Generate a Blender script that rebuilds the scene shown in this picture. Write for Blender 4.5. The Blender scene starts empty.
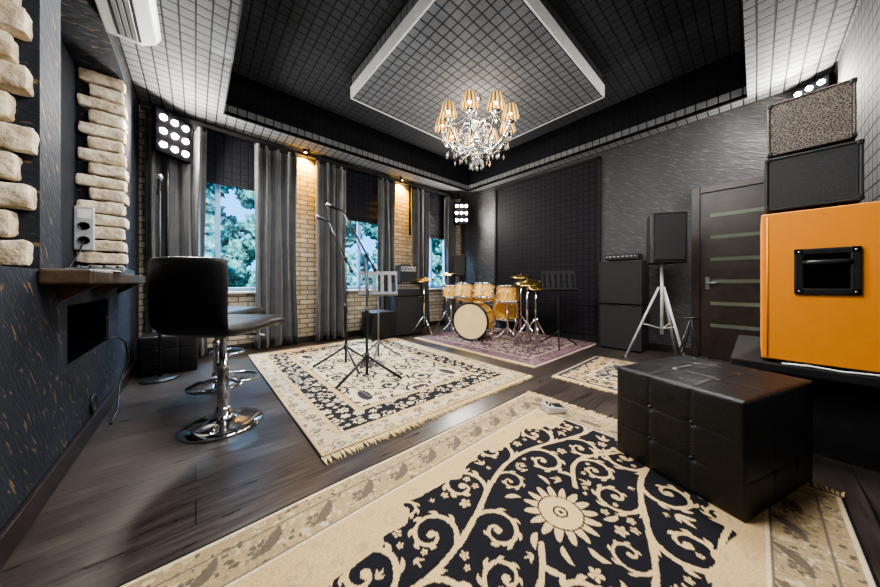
import bpy, math, random
import numpy as np
from mathutils import Vector, Matrix, noise as mnoise
random.seed(7); np.random.seed(7)
S=bpy.context.scene; COL=S.collection
pi=math.pi
try:
    S.view_settings.view_transform='AgX'; S.view_settings.look='AgX - Medium High Contrast'; S.view_settings.exposure=.55
except Exception as ex: print(ex)
# ------------------------------------------------ materials
def newmat(name):
    m=bpy.data.materials.new(name); m.use_nodes=True
    nt=m.node_tree; b=nt.nodes['Principled BSDF']; return m,nt,b
def N(nt,t,**k):
    n=nt.nodes.new(t)
    for a,v in k.items(): setattr(n,a,v)
    return n
def rgba(c): return (c[0],c[1],c[2],1)
def pm(name,c1,c2=None,scale=20,rough=.5,metal=0,bump=0,bscale=None,spec=None,sheen=0):
    m,nt,b=newmat(name)
    if c2 is None: c2=tuple(x*.8 for x in c1)
    tc=N(nt,'ShaderNodeTexCoord'); nz=N(nt,'ShaderNodeTexNoise'); nz.inputs['Scale'].default_value=scale; nz.inputs['Detail'].default_value=3
    nt.links.new(tc.outputs['Object'],nz.inputs['Vector'])
    r=N(nt,'ShaderNodeValToRGB'); r.color_ramp.elements[0].position=.35; r.color_ramp.elements[1].position=.65
    r.color_ramp.elements[0].color=rgba(c1); r.color_ramp.elements[1].color=rgba(c2)
    nt.links.new(nz.outputs['Fac'],r.inputs['Fac']); nt.links.new(r.outputs['Color'],b.inputs['Base Color'])
    b.inputs['Roughness'].default_value=rough; b.inputs['Metallic'].default_value=metal
    if spec is not None: b.inputs['Specular IOR Level'].default_value=spec
    if sheen: b.inputs['Sheen Weight'].default_value=sheen
    if bump:
        n2=N(nt,'ShaderNodeTexNoise'); n2.inputs['Scale'].default_value=bscale or scale*4; n2.inputs['Detail'].default_value=4
        nt.links.new(tc.outputs['Object'],n2.inputs['Vector'])
        bp=N(nt,'ShaderNodeBump'); bp.inputs['Strength'].default_value=bump; bp.inputs['Distance'].default_value=.01
        nt.links.new(n2.outputs['Fac'],bp.inputs['Height']); nt.links.new(bp.outputs['Normal'],b.inputs['Normal'])
    return m
def emis(name,c,s):
    m,nt,b=newmat(name); b.inputs['Base Color'].default_value=rgba(c)
    b.inputs['Emission Color'].default_value=rgba(c); b.inputs['Emission Strength'].default_value=s
    return m
def math_(nt,op,a,b=None):
    n=N(nt,'ShaderNodeMath',operation=op)
    for i,v in enumerate((a,b)):
        if v is None: continue
        if isinstance(v,(int,float)): n.inputs[i].default_value=v
        else: nt.links.new(v,n.inputs[i])
    return n.outputs[0]
def grid_mat(name,ax,size,line,ctile,cline,rough=.8,bump=.6):
    m,nt,b=newmat(name); tc=N(nt,'ShaderNodeTexCoord'); sp=N(nt,'ShaderNodeSeparateXYZ')
    nt.links.new(tc.outputs['Object'],sp.inputs[0])
    ds=[]
    for a in ax:
        f=math_(nt,'FRACT',math_(nt,'DIVIDE',sp.outputs[a],size))
        ds.append(math_(nt,'MINIMUM',f,math_(nt,'SUBTRACT',1.0,f)))
    d=math_(nt,'MINIMUM',ds[0],ds[1])
    mr=N(nt,'ShaderNodeMapRange'); mr.inputs['From Min'].default_value=line*.6; mr.inputs['From Max'].default_value=line*1.3
    nt.links.new(d,mr.inputs['Value'])
    nz=N(nt,'ShaderNodeTexNoise'); nz.inputs['Scale'].default_value=6
    nt.links.new(tc.outputs['Object'],nz.inputs['Vector'])
    mx0=N(nt,'ShaderNodeMix',data_type='RGBA'); nt.links.new(nz.outputs['Fac'],mx0.inputs[0])
    mx0.inputs[6].default_value=rgba([c*.75 for c in ctile]); mx0.inputs[7].default_value=rgba([c*1.25 for c in ctile])
    mx=N(nt,'ShaderNodeMix',data_type='RGBA'); nt.links.new(mr.outputs[0],mx.inputs[0])
    mx.inputs[6].default_value=rgba(cline); nt.links.new(mx0.outputs[2],mx.inputs[7])
    nt.links.new(mx.outputs[2],b.inputs['Base Color']); b.inputs['Roughness'].default_value=rough; b.inputs['Specular IOR Level'].default_value=.25
    bp=N(nt,'ShaderNodeBump'); bp.inputs['Strength'].default_value=bump; bp.inputs['Distance'].default_value=.01
    nt.links.new(mr.outputs[0],bp.inputs['Height']); nt.links.new(bp.outputs['Normal'],b.inputs['Normal'])
    return m
def plaster(name,axis,ang,base,base2,streak,rough=.55,th=.60,sc=(4,4,26),bump=.6,spec=.5,inv=True):
    m,nt,b=newmat(name); tc=N(nt,'ShaderNodeTexCoord')
    m1=N(nt,'ShaderNodeMapping'); rot=[0,0,0]; rot[axis]=ang; m1.inputs['Rotation'].default_value=rot
    m2=N(nt,'ShaderNodeMapping'); m2.inputs['Scale'].default_value=sc
    nt.links.new(tc.outputs['Object'],m1.inputs[0]); nt.links.new(m1.outputs[0],m2.inputs[0])
    nz=N(nt,'ShaderNodeTexNoise'); nz.inputs['Scale'].default_value=1.3; nz.inputs['Detail'].default_value=4; nz.inputs['Distortion'].default_value=.5
    nt.links.new(m2.outputs[0],nz.inputs['Vector'])
    r=N(nt,'ShaderNodeValToRGB'); e=r.color_ramp.elements; e[0].position=th; e[0].color=(0,0,0,1); e[1].position=th+.05; e[1].color=(1,1,1,1)
    nt.links.new(nz.outputs['Fac'],r.inputs[0])
    n2=N(nt,'ShaderNodeTexNoise'); n2.inputs['Scale'].default_value=3; nt.links.new(tc.outputs['Object'],n2.inputs['Vector'])
    mx0=N(nt,'ShaderNodeMix',data_type='RGBA'); nt.links.new(n2.outputs['Fac'],mx0.inputs[0]); mx0.inputs[6].default_value=rgba(base); mx0.inputs[7].default_value=rgba(base2)
    mx=N(nt,'ShaderNodeMix',data_type='RGBA'); nt.links.new(r.outputs[0],mx.inputs[0]); nt.links.new(mx0.outputs[2],mx.inputs[6]); mx.inputs[7].default_value=rgba(streak)
    nt.links.new(mx.outputs[2],b.inputs['Base Color']); b.inputs['Roughness'].default_value=rough; b.inputs['Specular IOR Level'].default_value=spec
    bp=N(nt,'ShaderNodeBump'); bp.inputs['Strength'].default_value=bump; bp.inputs['Distance'].default_value=.012; bp.invert=inv
    nt.links.new(nz.outputs['Fac'],bp.inputs['Height']); nt.links.new(bp.outputs['Normal'],b.inputs['Normal'])
    return m
def brick_mat(name):
    m,nt,b=newmat(name); tc=N(nt,'ShaderNodeTexCoord'); sp=N(nt,'ShaderNodeSeparateXYZ'); cb=N(nt,'ShaderNodeCombineXYZ')
    nt.links.new(tc.outputs['Object'],sp.inputs[0])
    nt.links.new(math_(nt,'ADD',sp.outputs[0],sp.outputs[1]),cb.inputs[0]); nt.links.new(sp.outputs[2],cb.inputs[1])
    bt=N(nt,'ShaderNodeTexBrick'); nt.links.new(cb.outputs[0],bt.inputs['Vector'])
    bt.inputs['Scale'].default_value=1; bt.inputs['Brick Width'].default_value=.24; bt.inputs['Row Height'].default_value=.08; bt.inputs['Mortar Size'].default_value=.008
    bt.inputs['Color1'].default_value=(.66,.56,.41,1); bt.inputs['Color2'].default_value=(.42,.33,.21,1); bt.inputs['Mortar'].default_value=(.12,.10,.07,1)
    nz=N(nt,'ShaderNodeTexNoise'); nz.inputs['Scale'].default_value=14; nt.links.new(tc.outputs['Object'],nz.inputs['Vector'])
    mx=N(nt,'ShaderNodeMix',data_type='RGBA',blend_type='MULTIPLY'); mx.inputs[0].default_value=.5
    nt.links.new(bt.outputs['Color'],mx.inputs[6]); nt.links.new(nz.outputs['Fac'],mx.inputs[7])
    br=N(nt,'ShaderNodeBrightContrast'); br.inputs['Bright'].default_value=.03; nt.links.new(mx.outputs[2],br.inputs[0])
    nt.links.new(br.outputs[0],b.inputs['Base Color']); b.inputs['Roughness'].default_value=.85
    bp=N(nt,'ShaderNodeBump'); bp.inputs['Strength'].default_value=.8; bp.inputs['Distance'].default_value=.012; bp.invert=True
    nt.links.new(bt.outputs['Fac'],bp.inputs['Height']); nt.links.new(bp.outputs['Normal'],b.inputs['Normal'])
    return m
def floor_mat():
    m,nt,b=newmat('dark_oak_planks'); tc=N(nt,'ShaderNodeTexCoord')
    bt=N(nt,'ShaderNodeTexBrick'); nt.links.new(tc.outputs['Object'],bt.inputs['Vector']); bt.offset=.37
    bt.inputs['Scale'].default_value=1; bt.inputs['Brick Width'].default_value=1.6; bt.inputs['Row Height'].default_value=.17; bt.inputs['Mortar Size'].default_value=.003
    bt.inputs['Color1'].default_value=(.066,.053,.047,1); bt.inputs['Color2'].default_value=(.038,.030,.027,1); bt.inputs['Mortar'].default_value=(.006,.005,.004,1)
    mp=N(nt,'ShaderNodeMapping'); mp.inputs['Scale'].default_value=(2.5,30,1); nt.links.new(tc.outputs['Object'],mp.inputs[0])
    nz=N(nt,'ShaderNodeTexNoise'); nz.inputs['Scale'].default_value=1.6; nz.inputs['Detail'].default_value=6; nz.inputs['Distortion'].default_value=.5; nt.links.new(mp.outputs[0],nz.inputs['Vector'])
    r=N(nt,'ShaderNodeValToRGB'); r.color_ramp.elements[0].position=.32; r.color_ramp.elements[0].color=(.5,.5,.5,1); r.color_ramp.elements[1].position=.72; r.color_ramp.elements[1].color=(1.45,1.43,1.4,1)
    nt.links.new(nz.outputs['Fac'],r.inputs[0])
    mx=N(nt,'ShaderNodeMix',data_type='RGBA',blend_type='MULTIPLY'); mx.inputs[0].default_value=1
    nt.links.new(bt.outputs['Color'],mx.inputs[6]); nt.links.new(r.outputs[0],mx.inputs[7]); nt.links.new(mx.outputs[2],b.inputs['Base Color'])
    mr=N(nt,'ShaderNodeMapRange'); mr.inputs['To Min'].default_value=.22; mr.inputs['To Max'].default_value=.40; nt.links.new(nz.outputs['Fac'],mr.inputs[0]); nt.links.new(mr.outputs[0],b.inputs['Roughness'])
    bp=N(nt,'ShaderNodeBump'); bp.inputs['Strength'].default_value=.22; bp.inputs['Distance'].default_value=.004; nt.links.new(nz.outputs['Fac'],bp.inputs['Height']); nt.links.new(bp.outputs['Normal'],b.inputs['Normal'])
    return m
def attr_mat(name):
    m,nt,b=newmat(name); a=N(nt,'ShaderNodeVertexColor'); a.layer_name='Col'
    tc=N(nt,'ShaderNodeTexCoord'); nz=N(nt,'ShaderNodeTexNoise'); nz.inputs['Scale'].default_value=150; nt.links.new(tc.outputs['Object'],nz.inputs['Vector'])
    mr=N(nt,'ShaderNodeMapRange'); mr.inputs['To Min'].default_value=.50; mr.inputs['To Max'].default_value=1.4; nt.links.new(nz.outputs['Fac'],mr.inputs[0])
    mx=N(nt,'ShaderNodeMix',data_type='RGBA',blend_type='MULTIPLY'); mx.inputs[0].default_value=1; nt.links.new(a.outputs['Color'],mx.inputs[6]); nt.links.new(mr.outputs[0],mx.inputs[7])
    nt.links.new(mx.outputs[2],b.inputs['Base Color']); b.inputs['Roughness'].default_value=.95; b.inputs['Specular IOR Level'].default_value=.15
    bp=N(nt,'ShaderNodeBump'); bp.inputs['Strength'].default_value=.5; bp.inputs['Distance'].default_value=.004; nt.links.new(nz.outputs['Fac'],bp.inputs['Height']); nt.links.new(bp.outputs['Normal'],b.inputs['Normal'])
    return m
def glass_mat():
    m=bpy.data.materials.new('clear_pane'); m.use_nodes=True; nt=m.node_tree; nt.nodes.clear()
    o=N(nt,'ShaderNodeOutputMaterial'); t=N(nt,'ShaderNodeBsdfTransparent'); t.inputs[0].default_value=(.78,.92,1,1); g=N(nt,'ShaderNodeBsdfGlossy'); g.inputs['Roughness'].default_value=.4
    x=N(nt,'ShaderNodeMixShader'); x.inputs[0].default_value=.012; nt.links.new(t.outputs[0],x.inputs[1]); nt.links.new(g.outputs[0],x.inputs[2]); nt.links.new(x.outputs[0],o.inputs[0])
    return m
def vor_mat(name,c1,c2,scale,rough=.7):
    m,nt,b=newmat(name); tc=N(nt,'ShaderNodeTexCoord'); v=N(nt,'ShaderNodeTexVoronoi'); v.inputs['Scale'].default_value=scale; nt.links.new(tc.outputs['Object'],v.inputs['Vector'])
    v.feature='DISTANCE_TO_EDGE'
    r=N(nt,'ShaderNodeValToRGB'); r.color_ramp.elements[0].position=.05; r.color_ramp.elements[1].position=.18; r.color_ramp.elements[0].color=rgba(c2); r.color_ramp.elements[1].color=rgba(c1)
    nt.links.new(v.outputs['Distance'],r.inputs[0]); nt.links.new(r.outputs[0],b.inputs['Base Color']); b.inputs['Roughness'].default_value=rough
    return m
M={}
M['black']=pm('black_satin',(.010,.010,.011),(.017,.017,.018),rough=.4)
M['matte']=pm('matte_black',(.008,.008,.009),(.014,.014,.015),rough=.75,spec=.3)
M['leather']=pm('black_leather',(.005,.005,.006),(.009,.009,.010),scale=30,rough=.36,bump=.3,bscale=200)
M['tolex']=pm('black_tolex',(.010,.010,.011),(.020,.020,.021),scale=120,rough=.55,bump=.4,bscale=400)
M['grille']=pm('black_grille_cloth',(.012,.012,.013),(.028,.028,.030),scale=260,rough=.8)
M['finegr']=vor_mat('mottled_grille_cloth',(.030,.025,.022),(.18,.145,.12),85)
M['orange']=pm('orange_vinyl',(.80,.28,.028),(.77,.265,.025),scale=20,rough=.42,bump=.12,bscale=300)
M['chrome']=pm('chrome',(.85,.85,.86),(.78,.78,.8),rough=.1,metal=1)
M['steel']=pm('brushed_steel',(.5,.5,.52),(.4,.4,.42),rough=.3,metal=1)
M['white']=pm('white_plastic',(.78,.78,.76),(.72,.72,.7),rough=.4)
M['winframe']=pm('sky_tinted_frame',(.36,.56,.82),(.32,.50,.76),rough=.4)  # blue daylight from the sky painted into the white frame colour
M['trimw']=pm('pale_grey_trim',(.60,.61,.61),(.50,.51,.51),rough=.6)
M['alum']=pm('pale_aluminium',(.6,.6,.6),(.5,.5,.5),rough=.4,metal=.3)
M['standgrey']=pm('grey_powder_coat',(.10,.10,.105),(.14,.14,.145),rough=.45)
M['curtain']=pm('grey_velvet',(.052,.052,.055),(.078,.077,.079),scale=5,rough=.8,bump=.2,bscale=200,sheen=.35)
M['stone']=pm('cream_stone',(.56,.44,.29),(.86,.76,.60),scale=16,rough=.9,bump=1,bscale=40)
M['wood']=pm('dark_counter_wood',(.045,.03,.022),(.10,.066,.043),scale=12,rough=.45,bump=.3)
M['door']=pm('dark_door_veneer',(.018,.012,.010),(.030,.020,.017),scale=10,rough=.4,bump=.1)
M['doorglass']=pm('frosted_smoked_glass',(.11,.125,.095),(.14,.155,.12),scale=4,rough=.2)
M['drumwrap']=pm('amber_sparkle_lacquer',(.74,.36,.05),(.98,.66,.20),scale=40,rough=.2)
M['drumhead']=pm('golden_drum_head',(.86,.66,.34),(.80,.58,.28),scale=6,rough=.5)
M['brass']=pm('cymbal_bronze',(.85,.6,.2),(.7,.48,.15),scale=12,rough=.25,metal=1)
M['crystal']=pm('crystal_facets',(.80,.80,.79),(.50,.48,.46),scale=50,rough=.06,metal=.75)
M['paper']=pm('white_paper',(.8,.8,.78),(.75,.75,.73),rough=.8)
M['fringe']=pm('cotton_fringe',(.60,.43,.19),(.72,.55,.30),scale=60,rough=.95)
M['bark']=pm('tree_bark',(.05,.035,.025),(.09,.07,.05),rough=.9)
M['leaf']=pm('foliage',(.006,.045,.05),(.20,.44,.34),scale=5,rough=.8,bump=.7,bscale=18)
M['grass']=pm('grass',(.05,.12,.03),(.09,.18,.05),rough=.9)
M['plasterL']=plaster('charcoal_bark_plaster_side',0,.9,(.016,.019,.028),(.026,.030,.042),(.17,.12,.065),th=.615,sc=(9,9,42),rough=.75,spec=.25)
M['plasterR']=plaster('charcoal_bark_plaster_grey',0,-.5,(.034,.034,.038),(.054,.054,.059),(.088,.087,.088),th=.57,sc=(6,6,44),bump=1,inv=False)
M['navy']=pm('dark_paint',(.010,.012,.020),(.016,.019,.028),scale=3,rough=.7)
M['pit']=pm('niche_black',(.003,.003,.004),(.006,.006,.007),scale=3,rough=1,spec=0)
M['ceilT']=grid_mat('acoustic_tile_ceiling',(0,1),.105,.06,(.170,.178,.190),(.007,.007,.009))
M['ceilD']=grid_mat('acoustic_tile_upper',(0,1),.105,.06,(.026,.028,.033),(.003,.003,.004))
M['ceilP']=grid_mat('acoustic_tile_panel',(0,1),.105,.06,(.095,.102,.115),(.005,.005,.006))
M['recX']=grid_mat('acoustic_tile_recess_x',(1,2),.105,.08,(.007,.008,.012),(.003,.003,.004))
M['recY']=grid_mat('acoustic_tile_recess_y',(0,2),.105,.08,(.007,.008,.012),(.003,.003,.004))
M['foamX']=grid_mat('acoustic_foam_wall',(1,2),.10,.07,(.013,.012,.017),(.003,.003,.004))
M['foamY']=grid_mat('acoustic_foam_blind',(0,2),.10,.07,(.010,.011,.018),(.003,.003,.004))
M['nearwall']=grid_mat('acoustic_tile_near',(0,2),.105,.07,(.085,.088,.093),(.008,.008,.009))
M['brick']=brick_mat('cream_brick')
M['floor']=floor_mat()
M['rug']=attr_mat('woven_rug')
M['glass']=glass_mat()
M['bulb']=emis('warm_bulb',(1,.72,.35),30)
M['flood']=emis('flood_bulb',(1,.93,.8),140)
M['amber']=emis('amber_bulb',(1,.55,.08),40)
# ------------------------------------------------ mesh builder
class MB:
    def __init__(s): s.v=[]; s.f=[]; s.sm=[]; s.mi=[]; s.cm=0
    def add(s,vs,fs,sm=False):
        o=len(s.v); s.v+=[tuple(v) for v in vs]
        for f in fs: s.f.append([i+o for i in f]); s.sm.append(sm); s.mi.append(s.cm)
        return s
    def box(s,x0,x1,y0,y1,z0,z1,R=None):
        vs=[Vector((x,y,z)) for z in(z0,z1) for y in(y0,y1) for x in(x0,x1)]
        if R: vs=[R@v for v in vs]
        return s.add(vs,[(0,2,3,1),(4,5,7,6),(0,1,5,4),(2,6,7,3),(0,4,6,2),(1,3,7,5)])
    def cbox(s,c,d,R=None):
        T=Matrix.Translation(c)
        if R: T=T@R
        return s.box(-d[0]/2,d[0]/2,-d[1]/2,d[1]/2,-d[2]/2,d[2]/2,T)
    def tube(s,pts,r,n=8,sm=True):
        pts=[Vector(p) for p in pts]; rs=r if isinstance(r,(list,tuple)) else [r]*len(pts)
        vs=[]; prev=None
        for i,p in enumerate(pts):
            t=(pts[min(i+1,len(pts)-1)]-pts[max(i-1,0)]).normalized()
            if prev is None:
                a=Vector((0,0,1)) if abs(t.z)<.9 else Vector((1,0,0)); u=t.cross(a).normalized()
            else: u=(prev-t*prev.dot(t)).normalized()
            prev=u; w=t.cross(u)
            for k in range(n):
                an=2*pi*k/n; vs.append(p+(u*math.cos(an)+w*math.sin(an))*rs[i])
        fs=[]
        for i in range(len(pts)-1):
            for k in range(n):
                a=i*n+k; b=i*n+(k+1)%n; fs.append((a,b,b+n,a+n))
        s.add(vs,fs,sm); o=len(s.v)-len(vs)
        s.f.append([o+k for k in range(n)][::-1]); s.sm.append(False); s.mi.append(s.cm)
        s.f.append([o+(len(pts)-1)*n+k for k in range(n)]); s.sm.append(False); s.mi.append(s.cm)
        return s
    def lathe(s,prof,n=24,T=None,sm=True):
        vs=[]
        for r,z in prof:
            for k in range(n):
                a=2*pi*k/n; v=Vector((r*math.cos(a),r*math.sin(a),z)); vs.append(T@v if T else v)
        fs=[]
        for i in range(len(prof)-1):
            for k in range(n):
                a=i*n+k; b=i*n+(k+1)%n; fs.append((a,b,b+n,a+n))
        return s.add(vs,fs,sm)
    def ball(s,c,r,n=10,sc=(1,1,1)):
        pr=[(max(r*math.sin(pi*i/n),1e-5),-r*math.cos(pi*i/n)) for i in range(n+1)]
        T=Matrix.Translation(c)@Matrix.Diagonal((sc[0],sc[1],sc[2],1))
        return s.lathe(pr,n*2,T)
def link(o): COL.objects.link(o); return o
def mkobj(name,mb,mat,bevel=0,sub=0,seg=2,weld=False):
    me=bpy.data.meshes.new(name); me.from_pydata(mb.v,[],mb.f)
    mats=mat if isinstance(mat,list) else [mat]
    for m in mats: me.materials.append(M[m] if isinstance(m,str) else m)
    me.polygons.foreach_set('use_smooth',mb.sm); me.polygons.foreach_set('material_index',mb.mi); me.update()
    o=link(bpy.data.objects.new(name,me))
    if weld: w=o.modifiers.new('w','WELD'); w.merge_threshold=.0005
    if bevel: b=o.modifiers.new('b','BEVEL'); b.width=bevel; b.segments=seg; b.limit_method='ANGLE'
    if sub: q=o.modifiers.new('s','SUBSURF'); q.levels=sub; q.render_levels=sub
    return o
def thing(name,loc,rz,label,cat,group=None):
    e=link(bpy.data.objects.new(name,None)); e.location=loc; e.rotation_euler=(0,0,rz); e.empty_display_size=.1
    e['label']=label; e['category']=cat
    if group: e['group']=group
    return e
def part(name,par,mb,mat,bevel=0,sub=0,label=None,seg=2,kind=None,weld=False):
    o=mkobj(name,mb,mat,bevel,sub,seg,weld); o.parent=par
    if label: o['label']=label
    if kind: o['kind']=kind
    return o
def inst(src,par,loc,rot=(0,0,0)):
    o=src.copy(); o.parent=par; o.location=loc; o.rotation_euler=rot; COL.objects.link(o); return o
def struct(name,mb,mat,**k):
    o=mkobj(name,mb,mat,**k); o['kind']='structure'; return o
def light(name,typ,loc,power,color=(1,1,1),size=.1,target=None,par=None):
    l=bpy.data.lights.new(name,typ); l.energy=power; l.color=color
    if typ=='AREA': l.shape='DISK'; l.size=size
    elif typ in('POINT','SPOT'): l.shadow_soft_size=size
    o=link(bpy.data.objects.new(name,l)); o.location=loc
    if target is not None:
        o.rotation_euler=(Vector(target)-Vector(loc)).to_track_quat('-Z','Y').to_euler()
    if par is not None: o.parent=par
    return o
RX,RY,RZ=5.15,5.05,3.22
LX,NY=-.53,-.54
UZ,PZ=3.80,3.5
# ------------------------------------------------ shell
struct('floor',MB().box(LX-.4,RX+.2,NY-.2,RY+.3,-.1,0),'floor')
mb=MB(); rx0,rx1,ry0,ry1=.28,4.92,.07,4.58
T=.12
mb.box(LX-.4,rx0,NY-.2,RY+.3,RZ,RZ+T).box(rx1,RX+.2,NY-.2,RY+.3,RZ,RZ+T).box(rx0,rx1,NY-.2,ry0,RZ,RZ+T).box(rx0,rx1,ry1,RY+.3,RZ,RZ+T)
mb.cm=1; mb.box(rx0-.1,rx1+.1,ry0-.1,ry1+.1,UZ,UZ+.1)
mb.cm=2; mb.box(rx0-.08,rx0-.001,ry0,ry1,RZ+.001,UZ).box(rx1+.001,rx1+.08,ry0,ry1,RZ+.001,UZ)
mb.cm=3; mb.box(rx0-.08,rx1+.08,ry0-.08,ry0-.001,RZ+.001,UZ).box(rx0-.08,rx1+.08,ry1+.001,ry1+.08,RZ+.001,UZ)
struct('ceiling',mb,['ceilT','ceilD','recX','recY'])
mb=MB(); mb.box(rx0-.012,rx1+.012,ry1-.0,ry1+.03,RZ-.012,RZ+.03).box(rx0-.012,rx0+.0,ry0,ry1,RZ-.012,RZ+.03).box(rx1,rx1+.03,ry0,ry1+.03,RZ-.012,RZ+.03)
struct('trim_1',mb,'matte')
px0,px1,py0,py1=1.57,4.13,1.34,3.63
struct('trim_2',MB().box(px0+.02,px1-.02,py0+.02,py1-.02,PZ,UZ-.002),'ceilP')
mb=MB(); tz=PZ+.15; mb.box(px0,px0+.019,py0,py1,PZ-.004,tz).box(px0,px1,py0,py0+.019,PZ-.004,tz).box(px1-.019,px1,py0,py1,PZ-.004,tz).box(px0,px1,py1-.019,py1,PZ-.004,tz)
struct('trim_3',mb,'trimw')
struct('wall_right',MB().box(RX,RX+.15,NY-.15,RY+.2,0,RZ),'plasterR')
struct('trim_4',MB().box(RX-.055,RX-.001,1.77,3.87,.09,3.09),'foamX',bevel=.012)
mbx=MB().box(RX-.075,RX-.001,1.73,1.77,.0,3.12).box(RX-.075,RX-.001,3.87,3.91,0,3.12).box(RX-.075,RX-.001,1.73,3.91,3.09,3.13).box(RX-.075,RX-.001,1.77,3.87,0,.09)
struct('trim_5',mbx,'matte')
struct('wall_near',MB().box(LX-.4,RX+.15,NY-.15,NY,0,RZ),'nearwall')
# left wall
SZ=1.063
j0,j1=2.14,4.16; jp=2.40; nb0,nb1,nz0,nz1=2.50,3.46,.54,.875
mb=MB(); D=LX-.30
mb.box(LX-.4,LX,NY-.15,.9,0,RZ).box(LX-.4,LX,.9,j0,0,SZ).box(LX-.4,LX,.9,j0,3.1,RZ)
mb.box(LX-.4,LX,j0,jp,0,RZ).box(LX-.4,LX,j1,RY+.2,0,RZ).box(LX-.4,LX,jp,j1,3.0,RZ)
mb.box(LX-.4,LX,jp,nb0,0,SZ).box(LX-.4,LX,nb1,j1,0,SZ).box(LX-.4,LX,nb0,nb1,0,nz0).box(LX-.4,LX,nb0,nb1,nz1,SZ)
mb.cm=1; mb.box(LX-.4,D,jp,j1,SZ,3.0).box(LX-.4,D,.9,j0,SZ,3.1)
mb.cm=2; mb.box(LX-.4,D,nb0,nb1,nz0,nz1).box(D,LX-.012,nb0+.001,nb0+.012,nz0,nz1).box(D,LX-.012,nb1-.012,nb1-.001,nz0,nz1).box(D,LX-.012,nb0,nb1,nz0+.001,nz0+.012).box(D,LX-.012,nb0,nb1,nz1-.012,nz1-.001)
struct('wall_left',mb,['plasterL','navy','pit'])
def roughstone(name,specs):
    mb=MB()
    for (x0,x1,y0,y1,z0,z1) in specs:
        off=Vector((random.random()*50,random.random()*50,random.random()*50)); c=Vector(((x0+x1)/2,(y0+y1)/2,(z0+z1)/2)); h=Vector(((x1-x0)/2,(y1-y0)/2,(z1-z0)/2))
        rr=min(.017,h.x*.8,h.z*.8,h.y*.8); tl=random.uniform(-.025,.025)
        for ax in range(3):
            for sg in(-1,1):
                u,v=(ax+1)%3,(ax+2)%3; nu=max(4,int(h[u]/.008)); nv=max(4,int(h[v]/.008)); vs=[]
                for j in range(nv+1):
                    for i in range(nu+1):
                        p=Vector((0,0,0)); p[ax]=sg*h[ax]; p[u]=(-1+2*i/nu)*h[u]; p[v]=(-1+2*j/nv)*h[v]
                        q=Vector([max(-(h[k]-rr),min(h[k]-rr,p[k])) for k in range(3)]); d=p-q
                        if d.length>1e-6: p=q+d.normalized()*rr
                        w=c+p; nn=mnoise.noise(w*11+off)*.009+mnoise.noise(w*34+off)*.005+mnoise.noise(w*80+off)*.0035
                        p=p+(d.normalized() if d.length>1e-6 else Vector((0,0,0)))*nn
                        p.z+=tl*p.x
                        vs.append(c+p)
                fs=[]
                for j in range(nv):
                    for i in range(nu):
                        a=j*(nu+1)+i; f=(a,a+1,a+nu+2,a+nu+1); fs.append(f if sg>0 else f[::-1])
                mb.add(vs,fs,True)
    return struct(name,mb,'stone')
sp=[]; z=SZ+.01; k=0
while z<3.05:
    h=random.uniform(.105,.120); e_=[-.005,-.05][k%2]+random.uniform(-.012,.008); k+=1
    sp.append((LX-.27,LX+e_,j0-.07+random.uniform(-.008,.006),j0+.02,z,z+h)); z+=h+random.uniform(.012,.018)
roughstone('trim_6',sp)
sp=[]; z=SZ+.01; k=0
while z<2.92:
    h=random.uniform(.095,.112); k+=1; l=[LX-.297,LX-.23][k%2]+random.uniform(0,.015)
    sp.append((l,LX+.005+random.uniform(-.010,.010),j1-.06-random.uniform(0,.010),j1+[.05,.14][k%2],z,min(z+h,2.995))); z+=h+random.uniform(.014,.020)
roughstone('trim_7',sp)
struct('baseboard_left',MB().box(LX,LX+.022,NY,RY,0,.11),'door',bevel=.006)
struct('baseboard_right',MB().box(RX-.02,RX,.60,1.73,0,.11).box(RX-.02,RX,3.91,RY,0,.11),'door',bevel=.005)
wins=[(-.12,.92),(1.74,2.92),(3.60,4.74)]; wz0,wz1=.88,2.62
mb=MB(); xs=[LX-.4]+[v for w in wins for v in w]+[RX+.15]
for i in range(0,len(xs),2): mb.box(xs[i],xs[i+1],RY,RY+.25,0,RZ)
for a,b_ in wins: mb.box(a,b_,RY,RY+.25,0,wz0).box(a,b_,RY,RY+.25,wz1,RZ)
struct('wall_far',mb,'brick')
struct('baseboard_far',MB().box(LX+.022,RX-.02,RY-.02,RY,0,.10),'door',bevel=.005)
for i,(a,b_) in enumerate(wins):
    mb=MB(); y0,y1=RY+.10,RY+.16; t=.055; mid=(a+b_)/2+(.08 if i else -.16)
    mb.box(a,a+t,y0,y1,wz0,wz1).box(b_-t,b_,y0,y1,wz0,wz1).box(a,b_,y0,y1,wz0,wz0+t).box(a,b_,y0,y1,wz1-t,wz1)
    mb.box(mid-.03,mid+.03,y0,y1,wz0,wz1)
    w=struct('window_%d'%(i+1),mb,'winframe',bevel=.008)
    part('window_glass',w,MB().box(a+.02,b_-.02,y0+.025,y0+.032,wz0+.02,wz1-.02),'glass')
    part('window_sill',w,MB().box(a-.03,b_+.03,RY-.07,RY+.10,wz0-.035,wz0),'white',bevel=.008)
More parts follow.
